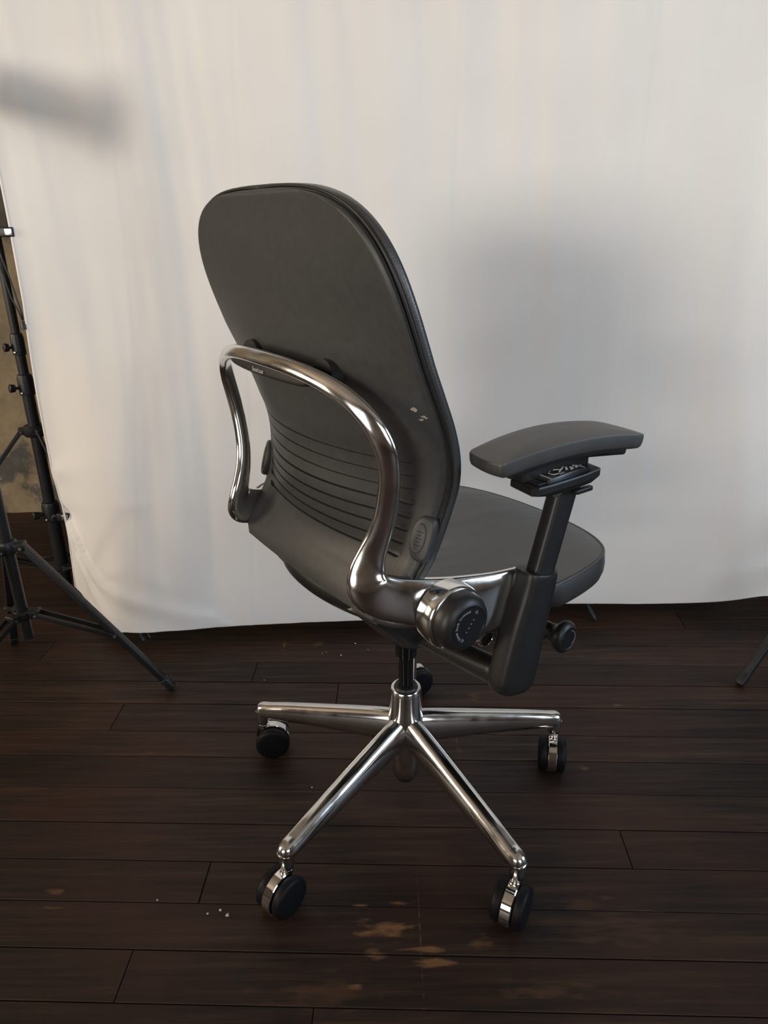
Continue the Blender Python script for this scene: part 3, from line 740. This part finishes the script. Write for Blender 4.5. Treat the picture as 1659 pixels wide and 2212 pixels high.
# --- arms
def arm(s):
    def X(k): return tuple([k[0] * s] + list(k[1:3]) + [k[3] * s] + list(k[4:]))
    hs = part('arm_housing', loft([X(k) for k in [(.262, -.012, .398, 0, 1, 0, .012, .008, 2.6), (.262, -.011, .4015, 0, 1, 0, .026, .017, 3), (.262, -.009, .410, 0, 1, 0, .0345, .0220, 3.2), (.262, -.004, .430, 0, 1, 0, .0375, .0235, 3.3), (.262, .010, .50, 0, 1, 0, .0350, .0235, 3.4), (.263, .0245, .562, 0, 1, 0, .0315, .0230, 3.4),
                                           (.263, .0290, .586, 0, 1, 0, .0305, .0225, 3.4), (.263, .0295, .5885, 0, 1, 0, .0285, .0207, 3.4)]], 4, 3.4, 40), 'black_plastic')
    sharp(hs.data, 33)
    part('arm_post', loft([X(k) for k in [(.264, .0260, .555, 0, 1, 0, .0208, .0130, 4), (.264, .0395, .60, 0, 1, 0, .0208, .0130, 4), (.264, .057, .66, 0, 1, 0, .0210, .0130, 4), (.264, .0655, .690, 0, 1, 0, .0212, .0131, 4), (.264, .0685, .702, 0, 1, 0, .0218, .0132, 4), (.2645, .0685, .709, 0, 1, 0, .0240, .0136, 4), (.265, .0660, .7145, 0, 1, 0, .0300, .0142, 4)]], 4, 4, 36), 'black_plastic', hs)
    part('arm_bracket', loft([X(k) for k in [(.03, .0, .382, 0, 0, 1, .013, .020, 2.6), (.09, -.004, .392, 0, 0, 1, .0145, .021, 2.6), (.17, -.010, .408, 0, 0, 1, .0175, .021, 2.5), (.25, -.014, .424, 0, 0, 1, .0195, .021, 2.5)]], 4, 2.5, 28), 'black_plastic', hs)
    # tray: boat shaped plate under the pad
    TQ = [(.242, -.018), (.297, -.026), (.293, .114), (.252, .120)]           # inner back, outer back, outer front, inner front
    def quad(Q, u, v):
        a = [Q[0][i] + (Q[1][i] - Q[0][i]) * (u + 1) / 2 for i in (0, 1)]; b = [Q[3][i] + (Q[2][i] - Q[3][i]) * (u + 1) / 2 for i in (0, 1)]
        return [a[i] + (b[i] - a[i]) * (v + 1) / 2 for i in (0, 1)]
    rings = []
    for z, k in ((.7135, .68), (.7200, .95), (.7225, 1.0), (.7305, 1.0), (.7325, .96)):
        rings.append([V((s * p_[0], p_[1], z)) for p_ in [quad(TQ, u * (k if k > .9 else .8), v * k + (.12 if k < .7 else 0)) for u, v in
                      [(-1, -.80), (-.80, -1), (.72, -1), (.97, -.88), (1.06, -.5), (1.10, 0), (1.08, .5), (.98, .92), (.80, 1), (-.80, 1), (-1, .85), (-1.05, 0)]]])
    me = from_rings(rings); sharp(me, 25); part('arm_tray', me, 'black_plastic', hs)
    PQ = [(.236, .006), (.292, .004), (.288, .094), (.240, .090)]
    rings = [[V((s * p_[0], p_[1], z + .0022 * (1 - p_[2] ** 2))) for p_ in [quad(PQ, u * k, v * k) + [v] for u, v in [(-1, -1), (.94, -1), (1, -.9), (1.05, 0), (1, .9), (.94, 1), (-1, 1)]]] for z, k in ((.730, 1.03), (.7365, 1.0), (.7375, .985))]
    me = from_rings(rings); sharp(me, 25); pl_ = part('slide_plate', me, 'label', hs)
    part('plate_lip', rbox((min(s * .240, s * .290), -.012, .7325), (max(s * .240, s * .290), .003, .7350), .001), 'steel' if False else 'black_plastic', hs)
    part('slide_block', rbox((min(s * .236, s * .272), -.020, .731), (max(s * .236, s * .272), .110, .772), .004), 'black_plastic', hs)
    # printed picture on the slide plate
    if s > 0:
        gl = []
        def ln(pts, wd=.0006):
            q_ = []
            for u, v in pts:
                p_ = quad(PQ, u, v); q_.append(V((p_[0], p_[1], .7379 + .0022 * (1 - v * v))))
            gl.append(tube(q_, wd, 5))
        ln([(.2, -.35), (.45, -.62), (.72, -.58), (.80, -.40), (.66, -.28)])
        ln([(.66, -.28), (.45, -.05), (.30, .12), (.24, .28), (-.05, .36)], .0011)
        ln([(.28, -.30), (.42, -.12), (.46, .02)], .0008)
        for q in range(5): ln([(.72, -.34 + .045 * q), (.93, -.42 + .045 * q)], .0003)
        for u, v, l in [(.42, .16, .08), (.54, .10, .08), (.66, .02, .10), (.50, .30, .09), (.63, .26, .12), (.77, .18, .12), (.40, .50, .10), (.54, .48, .16), (.68, .46, .14), (.26, .52, .12)]:
            ln([(u, v), (u, v + l)], .0007)
        ln([(-.9, .70), (.98, .70)], .0003); ln([(-.9, -.86), (.98, -.86)], .0004); ln([(.45, .82), (.60, .82)], .0005)
        part('slide_print', merge(gl), 'white_print', pl_)
    part('height_lever', merge([bar((s * .270, .078, .706), (s * .288, .078, .706), .010, .006, .0015), rbox((min(s * .284, s * .292), .066, .7025), (max(s * .284, s * .292), .099, .7095), .002)]), 'black_plastic', hs)
    # pad
    AQ = [(.229, -.079), (.293, -.083), (.322, .158), (.238, .178)]
    PO = []
    corner = lambda cu, cv, a_: [(cu + .14 * math.cos(R(a_ + 15 * q)), cv + .055 * math.sin(R(a_ + 15 * q))) for q in range(7)]
    lin = lambda p_, q_: [(p_[0] + (q_[0] - p_[0]) * t_ / 18, p_[1] + (q_[1] - p_[1]) * t_ / 18) for t_ in range(1, 18)]
    cs_ = [corner(.86, .945, 0), corner(-.86, .945, 90), corner(-.86, -.945, 180), corner(.86, -.945, 270)]
    UV = []
    for q in range(4): UV += cs_[q] + lin(cs_[q][-1], cs_[(q + 1) % 4][0])
    for u, v in UV:
        p_ = quad(AQ, u, v); p_[0] += .004 * (1 - v * v) * u; p_[1] += (.007 if v > 0 else .004) * (1 - u * u) * v
        PO.append(p_)
    cx, cy = .270, .044
    def arch(y): return .7905 - .86 * (y - .042) ** 2
    rings = []
    for r in (.001, .2, .4, .55, .68, .78, .86, .92, .96, .985, 1.0):
        rings.append([V((s * (cx + (x - cx) * r), cy + (y - cy) * r, arch(cy + (y - cy) * r) + .0058 * (1 - r ** 2))) for x, y in PO])
    for r, dz in ((1.005, -.0010), (1.008, -.0028), (1.003, -.0105), (.985, -.0165), (.955, -.019), (.90, -.0195), (.001, -.0195)):
        rings.append([V((s * (cx + (x - cx) * r), cy + (y - cy) * r, arch(y) + dz)) for x, y in PO])
    pd = part('arm_pad', from_rings(rings, True, False), 'pad', hs)
    sharp(pd.data, 40)
    ro = [[V((s * (cx + (x - cx) * r), cy - .004 + (y - cy) * (r - .10), min(arch(y) - .019, .7695) + dz)) for x, y in PO] for r, dz in ((.90, .003), (.89, -.004), (.87, -.0055), (.001, -.0055))]
    me = from_rings(ro, True, False); sharp(me, 35); part('arm_pad_base', me, 'black_plastic', hs)
arm(1); arm(-1)
# seat adjustment knob at the front right
kc = V((.172, .175, .392))
k2 = part('seat_knob', revolve([(-.03, .0165), (.0, .0148), (.012, .0150), (.020, .0172), (.0255, .0228), (.0300, .0270), (.0350, .0288), (.0400, .0278), (.0440, .0240), (.0455, .0200), (.0447, .0190), (.0447, 0)], kc, (1, .10, .05), 40), 'black_plastic')
ax2 = V((1, .10, .05)).normalized()
part('knob_disc', revolve([(.0445, .0), (.0445, .0180), (.0455, .0175), (.0457, .0)], kc, ax2, 36), 'label', k2)
gl = []
for q in range(9):
    th = R(-60 + 15 * q); th2 = R(-60 + 15 * (q + 1)); Pc = kc + ax2 * .0459
    gl.append(tube([Pc + V((0, .0148 * math.cos(th), .0148 * math.sin(th))), Pc + V((0, .0148 * math.cos(th2), .0148 * math.sin(th2)))], .0004, 5))
gl.append(tube([kc + ax2 * .0459 + V((0, -.007, -.004)), kc + ax2 * .0459 + V((0, -.003, -.003))], .0004, 5))
part('knob_marks', merge(gl), 'print', k2, False)
part('seat_knob_lever', bar((.10, .15, .392), (.175, .168, .380), .018, .012, .003), 'black_plastic', k2)

# ------------------------------------------------------------------ stands
def tripod(name, loc, feet_ang, foot_r, z_collar, z_spread, z_low, pole_r, brace_f, sections, leg_w, label, group=None, top=2.3, rails=False):
    root = empty(name, loc); tag(root, label, 'stand', group)
    zs = [z_low] + [s[0] for s in sections] + [top]
    r = pole_r
    for i in range(len(zs) - 1):
        link('pole', revolve([(zs[i] - (.03 if i else 0), 0), (zs[i] - (.03 if i else 0), r), (zs[i + 1], r), (zs[i + 1], 0)], (0, 0, 0), (0, 0, 1), 24), 'stand', root)
        if i < len(sections):
            z = zs[i + 1]
            cl = link('clamp_collar', revolve([(z - .035, r * 1.02), (z - .033, r * 1.28), (z + .010, r * 1.30), (z + .022, r * 1.12), (z + .024, r * .8)], (0, 0, 0), (0, 0, 1), 24), 'stand', root)
            link('clamp_knob', revolve([(r * 1.1, .004), (r * 1.9, .004), (r * 1.9, .010), (r * 2.7, .012), (r * 2.8, .009), (r * 2.8, 0)], (0, 0, z - .015), (-.75, -.66, .1), 16), 'stand', cl)
            link('clamp_screw', revolve([(r * 1.0, .0042), (r * 1.55, .0042), (r * 1.6, .003), (r * 1.6, 0)], (0, 0, z - .026), (-.2, -.98, 0), 12), 'steel', cl)
        r *= .84
    r = pole_r
    for nm, z, hgt in (('leg_collar', z_collar, .030), ('spreader', z_spread, .020)):
        sp = link(nm, revolve([(z - hgt / 2, r), (z - hgt / 2, r * 1.5), (z - hgt * .3, r * 1.7), (z + hgt * .3, r * 1.7), (z + hgt / 2, r * 1.4), (z + hgt / 2, r)], (0, 0, 0), (0, 0, 1), 24), 'stand', root)
        for a in feet_ang:
            d = V((math.cos(a), math.sin(a), 0)); tg = V((-d.y, d.x, 0)); q = V((0, 0, z))
            link('hinge_lug', bar(q + d * r, q + d * (r + .024), .026, .018, .002), 'stand', sp)
            link('rivet', revolve([(-.015, 0), (-.015, .0032), (.015, .0032), (.015, 0)], q + d * (r + .017) + V((0, 0, -.002)), tg, 12), 'steel', sp)
    for a in feet_ang:
        d = V((math.cos(a), math.sin(a), 0)); tg = V((-d.y, d.x, 0))
        p = V((0, 0, z_collar)) + d * (pole_r + .018); q = d * foot_r + V((0, 0, .008))
        lg = link('leg', merge([bar(p + tg * sg_ * leg_w * .55, q + tg * sg_ * leg_w * .55, leg_w * .42, leg_w * .7, .0015) for sg_ in (-1, 1)] if rails else [bar(p, q, leg_w, leg_w * .8, .003), bar(p + (q - p) * .03 + V((0, 0, leg_w * .42)), q - (q - p) * .04 + V((0, 0, leg_w * .42)), leg_w * .35, leg_w * .3, .001)]), 'stand', root)
        dn = (q - p).normalized()
        if not rails: link('foot_cap', bar(q - dn * .03, q + dn * .004, leg_w * 1.06, leg_w * .95, .003), 'stand', lg)
        b1 = p + (q - p) * brace_f
        for sg in (-1, 1):
            link('brace', bar(V((0, 0, z_spread)) + d * (pole_r + .016) + tg * (sg * leg_w * .62), b1 + tg * (sg * leg_w * .62), .004, leg_w * .55, .0008), 'stand', lg)
        link('rivet', revolve([(-leg_w * .8, 0), (-leg_w * .8, .0035), (leg_w * .8, .0035), (leg_w * .8, 0)], b1, tg, 12), 'steel', lg)
    return root
def ang(dx, dy): return math.atan2(dy, dx)
a0 = ang(-.519 + .818, 1.437 - 1.40)
fs_ = tripod('light_stand', (-.818, 1.40, 0), [a0, a0 + R(120), a0 + R(240)], math.hypot(.299, .037), .402, .235, .172, .0125, .60, [(.74,)], .019, 'black light stand carrying an added unseen lamp head, in front of the backdrop edge', top=1.22)
a1 = ang(-.643 + .985, 1.644 - 1.95)
bs_ = tripod('backdrop_stand', (-.985, 1.95, 0), [a1, a1 + R(120), a1 + R(240)], .459, .51, .085, .02, .019, .62, [(.27,), (.645,), (.755,)], .017, 'thick black backdrop stand behind the clamped edge of the white cloth', top=2.46, rails=True)
a2 = ang(.238, -.247)
tripod('backdrop_stand', (.35, 1.985, 0), [a2, a2 + R(120), a2 + R(240)], math.hypot(.238, .252), .42, .16, .06, .0125, .6, [(.8,)], .013, 'slim black stand behind the white cloth with one foot showing below its hem', top=2.40)
a3 = ang(-.317, -.17)
tripod('backdrop_stand', (1.175, 1.60, 0), [a3, a3 + R(120), a3 + R(240)], math.hypot(.317, .17), .38, .20, .15, .0125, .6, [(.75,)], .019, 'black stand in front of the white cloth with a single leg in view', top=1.9)

# unseen lamp head added on the front stand to cast a soft shadow
hd = empty('shadow_lamp_offscreen', (-.818, 1.40, 1.222)); tag(hd, 'black lamp head added out of view on the light stand to shade the cloth', 'lamp')
dv = V((.62, -.70, -.28)).normalized()
link('lamp_body', revolve([(-.14, 0), (-.14, .044), (-.13, .050), (.02, .050), (.03, .045), (.03, 0)], V((-.045, .19, .075)), dv, 32), 'stand', hd)
link('reflector', revolve([(.025, .046), (.09, .080), (.095, .083), (.093, .076), (.03, .040), (.03, 0)], V((-.045, .19, .075)), dv, 36), 'stand', hd)
link('diffuser', revolve([(.084, 0), (.084, .072), (.086, .072), (.088, 0)], V((-.045, .19, .075)), dv, 36), 'lamp_white', hd)
link('yoke', merge([bar((0, 0, 0), (0, 0, .04), .03, .03, .003), bar((-.005, 0, .03), (-.045, .19, .075), .02, .014, .002)]), 'stand', hd)

# clips on the edge of the cloth
def clip(loc, label, cord):
    r = empty('backdrop_clip', loc); tag(r, label, 'clip', None)
    link('jaw', rbox((-.028, -.006, -.011), (.006, .006, .011), .003), 'stand', r)
    link('jaw_plate', rbox((-.013, -.0085, -.008), (.004, -.0055, .008), .001), 'steel', r)
    link('hook', tube([(-.026, 0, .0), (-.036, 0, .004), (-.042, 0, -.006), (-.045, 0, -.018)], .0048, 10), 'stand', r)
    if cord:
        for dx in (-.004, .004):
            link('cord', tube([(-.043 + dx, -.004, -.016), (-.040 + dx * 1.6, -.004, -.06), (-.030 + dx * 1.7, -.004, -.11), (-.024 + dx * 1.6, -.004, -.15), (-.014 + dx * .6, -.004, -.19), (-.012, -.004, -.205)], .0022, 8), 'stand', r)
        link('cord_lock', revolve([(-.014, .0), (-.014, .0085), (-.006, .0085), (.006, .004), (.006, 0)], (-.012, -.004, -.213), (0, 0, 1), 16), 'stand', r)
    return r
def cyx(x, z): return cloth_y(x, z)
clip((-.886, cyx(-.886, 1.03), 1.032), 'small black and metal clip with dangling cord on the cloth edge', True)
clip((-.884, cyx(-.884, .292), .292), 'black clip pulling the low cloth edge into folds', False)

# cable behind the stands
cab = link('power_cable', tube([(-1.02, 2.30, .0035), (-1.06, 2.22, .0035), (-1.14, 2.17, .0035), (-1.22, 2.19, .0035), (-1.30, 2.26, .0035), (-1.45, 2.30, .0035)], .0035, 8), 'stand')
tag(cab, 'thin black cable lying on the boards near the rough wall', 'cable')

# pale chips on the floor
for (x, y, r) in [(-.149, 1.108, .0018), (-.385, .855, .0020), (-.165, 1.585, .0020), (-.115, 1.575, .0025), (-.155, 1.59, .0016), (-.045, 1.60, .0018), (-.275, .835, .0026), (-.262, .826, .0034), (-.295, .829, .0020), (-.08, 1.63, .0030), (-.30, 1.47, .0016), (.085, 1.235, .0016)]:
    bm = bmesh.new(); bmesh.ops.create_icosphere(bm, subdivisions=1, radius=r)
    for v in bm.verts: v.co *= rnd.uniform(.7, 1.25); v.co.z *= .4
    me = bpy.data.meshes.new('chip'); bm.to_mesh(me); bm.free()
    o = link('paint_chip', me, 'chip', None, False); o.location = (x, y, r * .25)
    tag(o, 'tiny pale chip lying on the dark floorboards', 'chip', 'pale chips on the floorboards')
